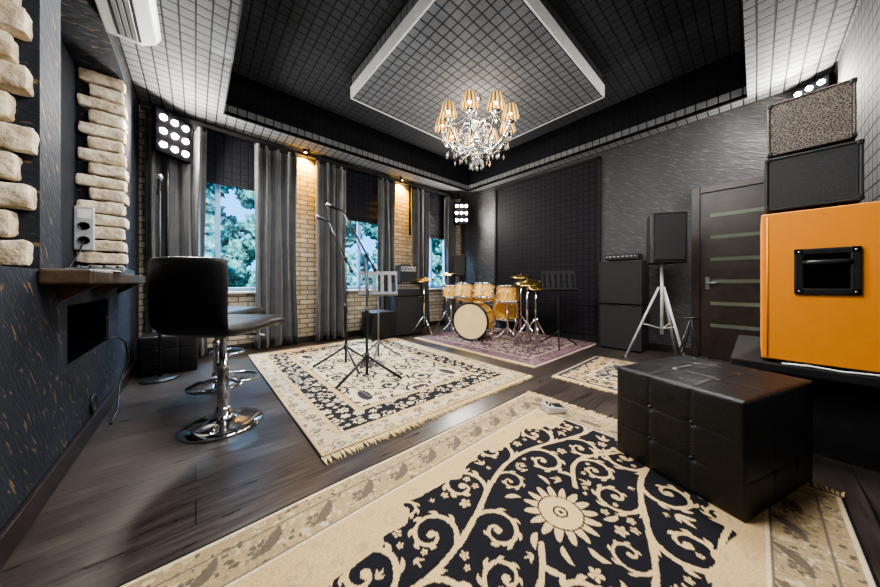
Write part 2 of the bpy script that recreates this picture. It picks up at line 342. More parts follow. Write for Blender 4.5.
for (a,b_),zb in zip(wins,(2.42,2.20,2.08)):
    e=thing('roller_blind',((a+b_)/2,RY-.045,RZ-.02),0,'black padded roller blind pulled partly down over a window','blind','black blinds over the windows')
    w=(b_-a)/2+.1; mb=MB(); H=RZ-.02-zb; nz=14; vs=[]
    for k in range(nz+1):
        z=-H*k/nz; y=.006*math.sin(k*pi/1.0+.5)
        vs+=[(-w,y,z),(w,y,z),(w,y+.012,z),(-w,y+.012,z)]
    fs=[]
    for k in range(nz):
        o=4*k
        for q in range(4): fs.append((o+q,o+(q+1)%4,o+4+(q+1)%4,o+4+q))
    mb.add(vs,fs); part('blind_fabric',e,mb,'foamY')
    part('bottom_bar',e,MB().box(-w,w,-.01,.02,-H-.03,-H),'matte',bevel=.006)
mb=MB(); dy0,dy1,dz=-.34,.50,2.2
mb.box(RX-.05,RX-.001,dy1,dy1+.09,0,dz+.09).box(RX-.05,RX-.001,dy0-.09,dy0,0,dz+.09).box(RX-.05,RX-.001,dy0,dy1,dz,dz+.09)
dr=struct('door_1',mb,'door',bevel=.006)
part('door_leaf',dr,MB().box(RX-.03,RX-.002,dy0,dy1,0.005,dz),'door',bevel=.004)
for k in range(6):
    z=.42+k*.29
    part('glass_strip',dr,MB().box(RX-.034,RX-.029,dy0+.12,dy1-.10,z,z+.045),'doorglass',label='smoked glass strip')
mb=MB().tube([(RX-.03,dy1-.07,1.0),(RX-.08,dy1-.07,1.0),(RX-.085,dy1-.18,1.0)],.011).box(RX-.037,RX-.03,dy1-.09,dy1-.05,.92,1.08)
part('door_handle',dr,mb,'steel')
# ------------------------------------------------ outside
struct('ground',MB().box(-25,45,RY+.3,60,-2.2,-2.1),'grass')
import bmesh
def tree(x,y,r,h):
    e=thing('tree',(x,y,-2.1),0,'leafy green tree standing outside the windows','tree','trees outside the windows')
    part('trunk',e,MB().tube([(0,0,0),(.1,0,h*.5),(0,.1,h)],[.22,.16,.1],10),'bark')
    bm=bmesh.new()
    for k in range(26):
        t=bmesh.ops.create_icosphere(bm,subdivisions=4,radius=r*random.uniform(.20,.36))
        c=Vector((random.uniform(-.62,.62)*r,random.uniform(-.5,.5)*r,h+random.uniform(-1.4,1.5)*r))
        for v in t['verts']:
            n=mnoise.noise(v.co*3+c)*.5+mnoise.noise(v.co*9+c)*.7+mnoise.noise(v.co*20+c)*.6
            v.co=v.co*(1+n*.6)+c
    me=bpy.data.meshes.new('foliage'); bm.to_mesh(me); bm.free(); me.materials.append(M['leaf'])
    for p in me.polygons: p.use_smooth=True
    link(bpy.data.objects.new('foliage',me)).parent=e
for x,y,r,h in [(-5.5,13,2,3.8),(-.9,12.4,2.1,3.7),(3.7,12.8,2.1,3.5),(8.3,12.6,2.1,3.8),(12.9,13.6,2.2,3.8),(17.9,15,2.3,4.0),(1.3,18,2.4,5.0),(6.6,18.4,2.4,5.2),(11.9,19.4,2.5,5.0),(-4.3,18.6,2.4,5.0),(17.6,20.5,2.5,5.4)]: tree(x,y,r,h)
# ------------------------------------------------ curtains
def curtain(x0,x1,folds,y=RY-.165):
    w=x1-x0; e=thing('curtain',((x0+x1)/2,y,0),0,'floor-length charcoal velvet curtain hanging in deep folds','curtain','charcoal velvet curtains along the windows')
    nx=folds*18; nz=18; vs=[]; fs=[]; ph=random.uniform(0,6); r1=random.uniform(0,6); r2=random.uniform(.6,1.2)
    for k in range(nz+1):
        z=.03+(3.06-.03)*k/nz; t=k/nz
        for i in range(nx+1):
            u=i/nx; uu=u+.035*math.sin(2*pi*u*1.3+r1)
            fl=.60+.40*(1-t)
            yy=.060*fl*math.sin(uu*folds*2*pi+ph)+.014*math.sin(uu*folds*4.6*pi+ph*2+t*r2)+.012*math.sin(z*2.2+u*5+r1)
            xx=(u-.5)*w*(1-.08*math.sin(pi*t*.8))+.010*math.sin(z*2+u*9)
            vs.append((xx,yy,z))
    for k in range(nz):
        for i in range(nx):
            a=k*(nx+1)+i; fs.append((a,a+1,a+nx+2,a+nx+1))
    o=part('curtain_cloth',e,MB().add(vs,fs,True),'curtain'); s=o.modifiers.new('t','SOLIDIFY'); s.thickness=.006
    part('heading_tape',e,MB().box(-w*.47,w*.47,-.012,.012,3.03,3.088),'matte')
for a,b_,f in [(-.48,.12,4),(.64,1.22,4),(1.50,2.06,4),(2.68,3.08,3),(3.47,3.95,3),(4.44,4.82,3)]: curtain(a,b_,f)
e=thing('curtain_rail',(0,RY-.165,RZ),0,'long black ceiling-mounted curtain rail above the windows','curtain rail')
part('rail',e,MB().box(LX+.03,4.95,-.02,.02,-.13,-.09),'matte')
for x in (-.3,1.4,3.2,4.9): part('rail_bracket',e,MB().box(x-.015,x+.015,-.015,.015,-.095,-.001),'matte')
# ------------------------------------------------ rugs
class Pat:
    def __init__(s,W,H,c): s.W,s.H,s.c=W,H,c; s.nx=int(W/c)+1; s.ny=int(H/c)+1; s.m=np.zeros((s.ny,s.nx),np.float32)
    def win(s,x,y,r):
        i0=max(int((x-r)/s.c),0); i1=min(int((x+r)/s.c)+2,s.nx); j0=max(int((y-r)/s.c),0); j1=min(int((y+r)/s.c)+2,s.ny)
        if i1<=i0 or j1<=j0: return None
        X=np.arange(i0,i1)*s.c-x; Y=(np.arange(j0,j1)*s.c-y)[:,None]
        return s.m[j0:j1,i0:i1],X,Y
    def disk(s,x,y,r,v=1):
        w=s.win(x,y,r)
        if w: w[0][(w[1]**2+w[2]**2)<r*r]=v
    def ring(s,x,y,r0,r1,v=0):
        w=s.win(x,y,r1)
        if w: q=w[1]**2+w[2]**2; w[0][(q<r1*r1)&(q>r0*r0)]=v
    def ell(s,x,y,a,b,t,v=1):
        w=s.win(x,y,max(a,b))
        if w:
            c,q=math.cos(t),math.sin(t); u=w[1]*c+w[2]*q; p=-w[1]*q+w[2]*c; w[0][(u/a)**2+(p/b)**2<1]=v
    def leaf(s,x,y,L,wd,t,v=1,bend=.5):
        n=max(10,int(L/s.c/1.2))
        for k in range(n+1):
            u=k/n; r=wd*math.sin(pi*min(u*.92+.06,1))**.8
            s.disk(x+L*u*math.cos(t+bend*u),y+L*u*math.sin(t+bend*u),max(r,s.c*.7),v)
    def stroke(s,pts,r0,r1,v=1):
        L=len(pts)
        for i in range(L-1):
            (x0,y0),(x1,y1)=pts[i],pts[i+1]; n=max(int(math.hypot(x1-x0,y1-y0)/(s.c*.8)),1)
            for k in range(n):
                t=k/n; r=r0+(r1-r0)*(i+t)/L; s.disk(x0+(x1-x0)*t,y0+(y1-y0)*t,r,v)
    def spiral(s,x,y,R,a0,tu,d,th,big=False):
        P=[]
        for i in range(41):
            t=i/40; r=R*(1-t)**.8+(0 if big else th*.8); a=a0+d*tu*2*pi*t; P.append((x+r*math.cos(a),y+r*math.sin(a)))
        if big:
            s.stroke(P,th*.8,th*.5)
            s.disk(x,y,th*1.3)
            for i in (2,6,10,14,18,22,27):
                px,py=P[i]; a=a0+d*tu*2*pi*i/40
                s.leaf(px,py,th*4.2*(1-i/55),th*.75,a+d*.6,bend=d*.7)
                if i<12: s.leaf(px,py,th*2.6,th*.55,a+pi+d*(-.8),bend=-d*.5)
            return
        s.stroke(P,th*.75,th); s.disk(x,y,th*1.7)
        for i in (2,7,12,17,22):
            px,py=P[i]; a=a0+d*tu*2*pi*i/40
            s.ell(px+math.cos(a)*th*2.2,py+math.sin(a)*th*2.2,th*2.1,th*.8,a+d*.8)
    def flower(s,x,y,R,n=8,v=1):
        for k in range(n):
            a=2*pi*k/n; s.ell(x+math.cos(a)*R*.62,y+math.sin(a)*R*.62,R*.38,R*.62*math.sin(pi/n)*.85,a,v)
        s.disk(x,y,R*.2,v)
    def free(s,x,y,r):
        w=s.win(x,y,r)
        return w is not None and not w[0][(w[1]**2+w[2]**2)<r*r].any()
    def fill(s,sizes,tries,gap,rng,leafy=False):
        for R in sizes:
            for _ in range(tries):
                x=rng.uniform(0,s.W); y=rng.uniform(0,s.H)
                if s.free(x,y,R+gap):
                    k=rng.random()
                    if leafy:
                        a=rng.uniform(0,6.28)
                        if R>.03 and k<.5: s.spiral(x,y,R*.8,a,1.1,rng.choice([-1,1]),.006,big=True)
                        elif k<.6: s.flower(x,y,R*.9,5)
                        else:
                            for da,l in ((0,1),(.8,.75),(-.8,.75)): s.leaf(x-math.cos(a)*R*.8,y-math.sin(a)*R*.8,R*1.7*l,R*.24,a+da)
                    elif R>.035 and k<.72: s.spiral(x,y,R*.85,rng.uniform(0,6.28),1.35,rng.choice([-1,1]),max(.006,R*.14))
                    elif R>.018 and k<.9: s.flower(x,y,R,rng.choice([5,6,8]))
                    else: s.ell(x,y,R,R*.42,rng.uniform(0,3.14))
def sample(p,a,b):
    i=np.clip((a/p.c).astype(int),0,p.nx-1); j=np.clip((b/p.c).astype(int),0,p.ny-1); return p.m[j,i]
def lin(c): return np.array(c,dtype=np.float32)
def mkrug(name,x0,x1,y0,y1,c,paint,label,fr,z=0.0):
    W,H=x1-x0,y1-y0; nx=int(W/c)+1; ny=int(H/c)+1
    X,Y=np.meshgrid(np.linspace(0,W,nx),np.linspace(0,H,ny)); C=paint(X,Y,W,H)
    th=.012; Z=np.full(X.shape,th); Z+=.0015*np.sin(X*7+Y*5)
    Z[0,:]=Z[-1,:]=.001; Z[:,0]=Z[:,-1]=.001
    co=np.stack([X,Y,Z],-1).reshape(-1,3).astype(np.float32)
    idx=np.arange(nx*ny).reshape(ny,nx); q=np.stack([idx[:-1,:-1],idx[:-1,1:],idx[1:,1:],idx[1:,:-1]],-1).reshape(-1,4)
    me=bpy.data.meshes.new(name); me.vertices.add(len(co)); me.vertices.foreach_set('co',co.ravel())
    me.loops.add(q.size); me.loops.foreach_set('vertex_index',q.ravel().astype(np.int32))
    me.polygons.add(len(q)); me.polygons.foreach_set('loop_start',(np.arange(len(q))*4).astype(np.int32)); me.polygons.foreach_set('loop_total',np.full(len(q),4,np.int32))
    me.update(calc_edges=True); me.validate()
    ca=me.color_attributes.new('Col','FLOAT_COLOR','POINT'); rg=np.ones((len(co),4),np.float32); rg[:,:3]=C.reshape(-1,3); ca.data.foreach_set('color',rg.ravel())
    me.materials.append(M['rug']); o=link(bpy.data.objects.new(name,me)); o.location=(x0,y0,z)
    o['label']=label; o['category']='rug'
    mb=MB()
    for side in fr:
        L=W if side in('y0','y1') else H; n=int(L/.013)
        for k in range(n):
            t=(k+.5)/n*L; j=random.uniform(-.014,.014); l=random.uniform(.045,.075)
            if side=='y0': p=[(t,.004,.008),(t+j*.4,-l*.5,.008),(t+j,-l,.004)]
            elif side=='y1': p=[(t,H-.004,.008),(t+j*.4,H+l*.5,.008),(t+j,H+l,.004)]
            elif side=='x0': p=[(.004,t,.008),(-l*.5,t+j*.4,.008),(-l,t+j,.004)]
            else: p=[(W-.004,t,.008),(W+l*.5,t+j*.4,.008),(W+l,t+j,.004)]
            mb.tube(p,[.005,.006,.003],5)
    if fr: part('fringe',o,mb,'fringe',label='knotted cream cotton fringe',kind='stuff')
    return o
BEI=lin((.52,.37,.19)); CRM=lin((.62,.51,.34)); BLK=lin((.012,.012,.016)); DKB=lin((.15,.12,.09)); TAN=lin((.35,.26,.145))
def paint_front(X,Y,W,H):
    cx,cy=1.53,H/2; rng=random.Random(6)
    C=np.empty(X.shape+(3,),np.float32); C[:]=BEI
    e=np.minimum(np.minimum(X,W-X),np.minimum(Y,H-Y))
    FW,FH=2.1,1.16; q=Pat(FW,FH,.0035); ox,oy=FW/2,FH/2
    q.flower(ox,oy,.155,16); q.ring(ox,oy,.088,.094); q.flower(ox,oy,.088,10); q.ring(ox,oy,.024,.032); q.disk(ox,oy,.010,0)
    def vine(pts,side0,step,R,th):
        for P in (pts,[(FW-x,FH-y) for x,y in pts]): q.stroke(P,th,th*.7)
        acc=step*.5; side=side0
        for i in range(1,len(pts)-1):
            acc+=math.hypot(pts[i][0]-pts[i-1][0],pts[i][1]-pts[i-1][1])
            if acc>=step:
                acc=0; tx,ty=pts[i+1][0]-pts[i-1][0],pts[i+1][1]-pts[i-1][1]; l=math.hypot(tx,ty); tx/=l; ty/=l
                nx_,ny_=-ty*side,tx*side; r=R*rng.uniform(.9,1.1)
                while r>.04:
                    cxx,cyy=pts[i][0]+nx_*r,pts[i][1]+ny_*r
                    if math.hypot(cxx-ox,cyy-oy)>r+.165 and q.free(cxx+nx_*(th+.012),cyy+ny_*(th+.012),r*.78): break
                    r*=.87
                if r>.04:
                    for sg in (1,-1):
                        qx,qy=(cxx,cyy) if sg==1 else (FW-cxx,FH-cyy)
                        a0=math.atan2(-sg*ny_,-sg*nx_); d=1 if (-math.sin(a0)*tx*sg+math.cos(a0)*ty*sg)>0 else -1
                        q.spiral(qx,qy,r,a0,1.25,d,max(.0085,r*.115),big=True)
                else:
                    for sg in (1,-1):
                        qx,qy=(pts[i][0],pts[i][1]) if sg==1 else (FW-pts[i][0],FH-pts[i][1])
                        q.leaf(qx,qy,.07,.012,math.atan2(sg*(ty*.7+ny_),sg*(tx*.7+nx_)))
                side=-side
    v1=[(ox+x,oy+.26+.09*math.sin(4.3*x+.9)) for x in np.linspace(-1.0,1.0,140)]
    vine(v1,-1,.15,.115,.0125)
    v2=[(ox+.2+t*.8,oy+.02+.08*math.sin(t*6.4)) for t in np.linspace(0,1,70)]
    vine(v2,1,.14,.095,.0110)
    v3=[(ox+x,oy+.50+.03*math.sin(6*x)) for x in np.linspace(-.9,.95,90)]
    vine(v3,-1,.16,.080,.0095)
    for k in range(11):
        a=2*pi*k/11+.2
        if q.free(ox+math.cos(a)*.21,oy+math.sin(a)*.21,.02): q.leaf(ox+math.cos(a)*.17,oy+math.sin(a)*.17,.07,.012,a)
    q.fill([.052,.040,.030,.021,.015],420,.006,rng,True)
    a=X-cx+ox; b=Y-cy+oy; A=np.abs(X-cx); B=np.abs(Y-cy)
    ang=np.arctan2((Y-cy)/.46,(X-cx)/.9)
    rr=((A/.98)**2.5+(B/.485)**2.5)**(1/2.5)*(1+.055*np.cos(ang*14+.6)+.03*np.sin(ang*33)+.015*np.sin(ang*61))
    inside=(a>0)&(a<FW)&(b>0)&(b<FH)
    fld=rr<.985; mm=(sample(q,a,b)>.5)&inside
    C[fld]=BLK; C[fld&mm]=BEI*1.1
    q3=Pat(W,H,.005); q3.fill([.06,.045,.03],200,.02,random.Random(9),True); s3=sample(q3,X,Y)>.5
    C[(rr>1.05)&s3&(e>.27)]=TAN*1.2
    rg=random.Random(5); p=Pat(W,H,.005)
    for _ in range(int(W*H*1900)):
        x,y=rg.uniform(0,W),rg.uniform(0,H)
        if min(x,W-x,y,H-y)>.26: continue
        k=rg.choice([1,2,2,3,4]); r_=rg.uniform(.004,.016); p.ell(x,y,r_,r_*rg.uniform(.25,.7),rg.choice([0,pi/2,.8,-.8]),k)
    s=sample(p,X,Y).astype(int); bm=e<.235; C[bm]=TAN
    for k,cc in ((1,DKB*.8),(2,CRM*.8),(3,BEI*.85),(4,DKB*1.4)): C[bm&(s==k)]=cc
    pf=Pat(W,H,.005)
    for t in np.arange(.12,W,.2):
        for yy in (.165,H-.165): pf.leaf(t,yy-.02,.12,.022,.3); pf.flower(t,yy,.035,6)
    for t in np.arange(.2,H-.1,.2):
        for xx in (.165,W-.165): pf.leaf(xx,t,.12,.022,1.3); pf.flower(xx,t,.035,6)
    sf=sample(pf,X,Y)>.5; C[bm&sf]=DKB*.9
    for d0,d1,cc in [(0,.012,BLK),(.012,.026,CRM),(.085,.092,DKB),(.228,.235,DKB),(.235,.245,CRM)]:
        C[(e>=d0)&(e<d1)]=cc
    return C
def paint_mid(X,Y,W,H):
    rng=random.Random(11); C=np.empty(X.shape+(3,),np.float32); C[:]=CRM
    e=np.minimum(np.minimum(X,W-X),np.minimum(Y,H-Y))
    q=Pat(W/2,H/2,.007)
    q.flower(0,0,.2,12); q.fill([.12,.085,.06,.04,.026],160,.014,rng)
    s=sample(q,np.abs(X-W/2),np.abs(Y-H/2))>.5
    C[s]=BLK*3
    q2=Pat(W/2,H/2,.007); q2.fill([.05,.035,.022],900,.008,random.Random(5)); s2=sample(q2,np.abs(X-W/2),np.abs(Y-H/2))>.5
    bd=(e>.19)&(e<.40); C[bd]=BLK*1.5; C[bd&s2]=CRM
    ob=e<.17; C[ob]=CRM*.85; C[ob&s2]=DKB*1.2
    for d0,d1,cc in [(0,.010,BLK*2),(.012,.035,BEI),(.16,.19,BEI),(.40,.45,BEI),(.45,.462,BLK),(.60,.612,DKB)]: C[(e>=d0)&(e<d1)]=cc
    return C
def paint_small(base,mot,acc,seed):
    def f(X,Y,W,H):
        C=np.empty(X.shape+(3,),np.float32); C[:]=base
        e=np.minimum(np.minimum(X,W-X),np.minimum(Y,H-Y))
        q=Pat(W/2,H/2,.01); q.flower(0,0,.18,10); q.fill([.09,.06,.04,.025],250,.012,random.Random(seed))
        s=sample(q,np.abs(X-W/2),np.abs(Y-H/2))>.5
        C[s]=mot; bd=(e<.24)&(e>.06); C[bd]=acc; C[bd&s]=base
        for d0,d1,cc in [(0,.03,mot),(.03,.06,base),(.24,.27,mot)]: C[(e>=d0)&(e<d1)]=cc
        return C
    return f
mkrug('rug',-.35,2.25,-.27,1.38,.0037,paint_front,'beige and black rug with flowing vine scrolls and a large flower',['x1'])
mkrug('rug',.53,2.70,1.62,4.62,.007,paint_mid,'cream rug with bold black floral borders under the microphone stands',['y0'])
mkrug('rug',3.02,4.92,1.72,4.08,.01,paint_small(lin((.12,.07,.085)),lin((.48,.38,.32)),lin((.24,.15,.17)),21),'worn plum patterned rug lying under the drum kit',['x0'])
mkrug('rug',2.88,4.10,-.0,1.44,.01,paint_small(BLK*4,CRM,BEI,31),'black and cream floral rug in front of the door',['x0'])
# ------------------------------------------------ ottomans
def ottoman(x,y,rz,sx,sy,h,label,z=.0135):
    e=thing('ottoman',(x,y,z),rz,label,'ottoman','black tufted leather ottomans')
    n=66; mb=MB(); K=3
    def face(o,u,v,nr,lu,lv):
        vs=[]
        for j in range(n+1):
            for i in range(n+1):
                a,b=i/n,j/n
                s_=abs(math.sin(pi*K*a)); t_=abs(math.sin(pi*K*b))
                p=.0038*(min(s_*5,1)**.6)*(min(t_*5,1)**.6)
                for aa in(1/3,2/3):
                    for bb in(1/3,2/3):
                        d2=((a-aa)**2+(b-bb)**2); p-=.009*math.exp(-d2/.0012)
                m_=16*min(a,1-a)*min(b,1-b); p+=.009*min(m_,1)**.7
                ed=min(a,1-a,b,1-b)
                if ed<.001: p=0
                vs.append(o+u*(a*lu)+v*(b*lv)+nr*p)
        fs=[]
        for j in range(n):
            for i in range(n):
                k=j*(n+1)+i; fs.append((k,k+1,k+n+2,k+n+1))
        mb.add(vs,fs,True)
    a_=sx/2; b_=sy/2; V=Vector
    face(V((-a_,-b_,0)),V((1,0,0)),V((0,0,1)),V((0,-1,0)),sx,h)
    face(V((a_,-b_,0)),V((0,1,0)),V((0,0,1)),V((1,0,0)),sy,h)
    face(V((a_,b_,0)),V((-1,0,0)),V((0,0,1)),V((0,1,0)),sx,h)
    face(V((-a_,b_,0)),V((0,-1,0)),V((0,0,1)),V((-1,0,0)),sy,h)
    face(V((-a_,-b_,h)),V((1,0,0)),V((0,1,0)),V((0,0,1)),sx,sy)
    mb.add([(-a_,-b_,0),(-a_,b_,0),(a_,b_,0),(a_,-b_,0)],[(0,1,2,3)])
    part('cushion_body',e,mb,'leather',weld=True)
    b=None
    for p in (1/3,2/3):
        for c in (1/3,2/3):
            for q in [(-a_+p*sx,-b_-.001,c*h),(-a_-.001,-b_+p*sy,c*h),(a_+.001,-b_+p*sy,c*h),(-a_+p*sx,-b_+c*sy,h+.001)]:
                if b is None: b=part('tuft_button',e,MB().ball((0,0,0),.0105,6),'leather'); b.location=q
                else: inst(b,e,q)
    return e
ottoman(2.10,.178,-.33,.67,.54,.495,'large black leather ottoman with buttoned tufting on a patterned rug')
ottoman(2.50,4.55,.0,.44,.44,.47,'black tufted leather ottoman beside an amplifier at the windows')
ottoman(-.22,4.46,.0,.46,.38,.42,'black tufted leather ottoman in front of the curtains',z=0)
# ------------------------------------------------ stools
def stool(x,y,rz,group='bar stools at the counter'):
    e=thing('bar_stool',(x,y,0),rz,'black leather bar stool with chrome pedestal base','bar stool',group)
    part('pedestal_base',e,MB().lathe([(.001,0),(.235,0),(.24,.008),(.235,.016),(.18,.03),(.10,.045),(.055,.07),(.042,.11),(.038,.13),(.001,.13)],48),'chrome')
    part('column',e,MB().lathe([(.034,.12),(.034,.40),(.038,.40),(.038,.43),(.022,.44),(.022,.64),(.001,.64)],24),'chrome')
    mb=MB(); P=[]
    for i in range(25):
        a=-.25*pi+1.5*pi*i/24; P.append((.15*math.cos(a),.10+.13*math.sin(a),.30))
    P=[(.03,.0,.33)]+P+[(-.03,0,.33)]
    mb.tube(P,.011,8); part('footrest',e,mb,'chrome')
    part('seat_plate',e,MB().box(-.11,.11,-.11,.11,.635,.655).tube([(.0,.0,.64),(.2,.05,.63),(.26,.06,.625)],.007),'steel')
    def sweep(prof,w,th,curve=0,sq=.10):
        nx=14; vs=[]; fs=[]; L=len(prof)
        for side in (0,1):
            for j,(y,z) in enumerate(prof):
                a=prof[max(j-1,0)]; b=prof[min(j+1,L-1)]; ty,tz=b[0]-a[0],b[1]-a[1]; l=math.hypot(ty,tz); ny_,nz_=-tz/l,ty/l
                endk=min(j,L-1-j)
                ww=w*(1-sq*(endk==0)-.015*(endk==1)); tt=th*(.45 if endk==0 else 1)
                for i in range(nx+1):
                    u=-1+2*i/nx; q=tt*(.35 if abs(u)>.99 else 1)
                    s_=(.5 if side else -.5)*q
                    cy=curve*(u*u)*max(0,(z-.70))*2.2
                    vs.append((u*ww/2,y+ny_*s_+cy,z+nz_*s_))
        st=L*(nx+1)
        for j in range(L-1):
            for i in range(nx):
                a=j*(nx+1)+i; fs.append((a,a+1,a+nx+2,a+nx+1)); b=a+st; fs.append((b,b+nx+1,b+nx+2,b+1))
        for j in range(L-1):
            for i in (0,nx):
                a=j*(nx+1)+i; c=a+nx+1; fs.append((a,c,c+st,a+st) if i==0 else (a,a+st,c+st,c))
        for i in range(nx):
            for j in (0,L-1):
                a=j*(nx+1)+i; fs.append((a,a+st,a+1+st,a+1) if j==0 else (a,a+1,a+1+st,a+st))
        return MB().add(vs,fs,True)
    part('seat',e,sweep([(.32,.655),(.312,.695),(.255,.715),(.12,.705),(0,.695),(-.12,.692),(-.2,.70),(-.25,.72)],.54,.085),'leather',sub=1)
    part('backrest',e,sweep([(-.225,.69),(-.262,.74),(-.285,.82),(-.305,.92),(-.325,1.03),(-.346,1.13),(-.352,1.155)],.52,.05,curve=.10,sq=.04),'leather',sub=1)
    return e
stool(.146,2.49,-pi/4); stool(.16,3.50,-pi/4-.15)
# ------------------------------------------------ counter & things
e=thing('bar_counter',(LX,3.0,0),0,'dark rough-edged wooden counter shelf fixed along the wall','counter')
part('worktop',e,MB().box(.001,.16,-.90,.96,.995,1.065),'wood',bevel=.010)
for y in (-.62,.1,.8): part('bracket',e,MB().add([(0.001,y-.02,.994),(.14,y-.02,.994),(.001,y-.02,.90),(0.001,y+.02,.994),(.14,y+.02,.994),(.001,y+.02,.90)],[(0,1,2),(3,5,4),(0,3,4,1),(1,4,5,2),(0,2,5,3)]),'wood')
e=thing('open_folder',(-.50,2.80,1.0665),.1,'white open folder lying on the wooden counter','folder')
part('page_block',e,MB().box(-.13,.12,-.26,-.002,0.002,.012),'paper',bevel=.003); part('page_block',e,MB().box(-.13,.12,.002,.26,0.002,.014),'paper',bevel=.003); part('folder_cover',e,MB().box(-.14,.13,-.27,.27,0,.002),'steel')
e=thing('mixing_console',(-.55,3.45,1.0665),.0,'small grey audio controller lying on the counter','audio mixer')
part('mixer_body',e,MB().box(-.15,.14,-.22,.22,0,.045),'steel',bevel=.008)
kb=None
for i in range(4):
    for j in range(6):
        p=(-.1+i*.065,-.17+j*.068,.046)
        if kb is None: kb=part('knob',e,MB().lathe([(.001,.02),(.01,.02),(.012,0)],10),'black'); kb.location=p
        else: inst(kb,e,p)
e=thing('power_outlet_box',(LX-.235,j1-.082,1.45),0,'grey wall socket box with two outlets mounted on the stones','socket')
part('socket_housing',e,MB().box(-.06,.06,-.03,.0,-.15,.25),'alum',bevel=.008)
for z in (-.06,.07): part('socket',e,MB().lathe([(.001,0),(.028,0),(.03,.01),(.036,.012),(.036,0)],20,Matrix.Translation((0,-.03,z))@Matrix.Rotation(pi/2,4,'X')),'black',label='round black outlet')
part('cover_plate',e,MB().box(-.04,.04,-.034,-.029,.14,.22),'white',bevel=.003)
part('power_cord',e,MB().tube([(0,-.04,-.06),(-.01,-.12,-.18),(-.03,-.25,-.30),(-.02,-.4,-.365),(0,-.5,-.374)],.006,6),'black')
e=thing('wall_vent',(LX,2.98,.18),0,'round black cable outlet set low in the wall','vent')
TT=Matrix.Rotation(pi/2,4,'Y'); part('vent_rim',e,MB().lathe([(.062,0),(.066,.012),(.05,.016),(.046,.004),(.001,.004)],28,TT),'black')
e=thing('power_cable',(LX+.03,3.5,0),0,'thin black cable hanging down from the niche','cable')
part('cable_run',e,MB().tube([(-.05,-.1,.555),(.02,-.05,.56),(.05,.05,.50),(.06,.14,.33),(.02,.12,.2),(.02,.0,.12),(.04,-.2,.008),(.05,-.5,.008)],.007,6),'black')
e=thing('air_conditioner',(LX,2.93,2.955),0,'white wall-mounted air conditioner below the ceiling','air conditioner')
prof=[(0,0),(.20,.0),(.28,.05),(.31,.11),(.30,.23),(.26,.26),(0,.26)]
vs=[(x,y,z) for y in(-.42,.42) for x,z in prof]; n=len(prof)
part('housing',e,MB().add(vs,[list(range(n)),list(range(2*n-1,n-1,-1))]+[(i,i+n,(i+1)%n+n,(i+1)%n) for i in range(n)]),'white',bevel=.012,seg=3)
part('air_slot',e,MB().box(.07,.20,-.37,.37,-.004,.002),'matte')
for k in range(3): part('louver',e,MB().cbox((.10+.035*k,0,-.010),(.028,.72,.004),Matrix.Rotation(.4,4,'Y')),'white')
# ------------------------------------------------ stage floodlights
def flood(x,y,zc,rz,w=.40,h=.52,power=45):
    e=thing('stage_light',(x,y,0),rz,'black multi-bulb stage light panel on a tall thin stand','stage light','bulb panel lights in the corners')
    part('lamp_frame',e,MB().box(-.06,0,-w/2,w/2,zc-h/2,zc+h/2),'pit',bevel=.01)
    bl=None; r=w*.082
    for i in range(3):
        for j in range(3):
            p=(.012,(-1+i)*w*.31,zc+(-1+j)*h*.31)
            if bl is None:
                bl=part('lamp_bulb',e,MB().ball((0,0,0),r,8,(1,1,1)),'flood'); bl.location=p
            else: inst(bl,e,p)
    mb=MB().tube([(-.09,0,.02),(-.09,0,zc)],.016,8)
    for k in range(3):
        a=2*pi*k/3+.5; mb.tube([(-.09,0,.32),(-.09+.12*math.cos(a),.12*math.sin(a),.012)],.01,6)
    part('light_stand',e,mb,'black')
    light('stage_lamp','AREA',(.07,0,zc),power,(1,.95,.87),.30,None,par=e).rotation_euler=(0,-pi/2+.30,0)
    return e
flood(-.20,4.72,2.80,math.radians(-50),power=45)
flood(4.74,4.62,2.66,math.radians(-130),w=.36,h=.54,power=60)
flood(4.93,-.38,2.98,math.radians(140),w=.30,h=.32,power=40)
for x in (1.37,3.28):
    e=thing('ceiling_spotlight',(x,RY-.09,RZ),0,'small amber spotlight mounted above a brick pier','spotlight','amber spotlights over the brick piers')
    part('lamp_can',e,MB().lathe([(.001,-.001),(.030,-.001),(.034,-.05),(.028,-.05),(.026,-.03),(.001,-.03)],18),'black'); part('lamp_bulb',e,MB().ball((0,0,-.05),.024,6),'amber')
    l=light('amber_lamp','SPOT',(0,-.035,-.085),150,(1,.50,.02),.02,par=e)
    l.data.spot_size=math.radians(120); l.data.spot_blend=.7; l.rotation_euler=Vector((0,.35,-1)).to_track_quat('-Z','Y').to_euler()
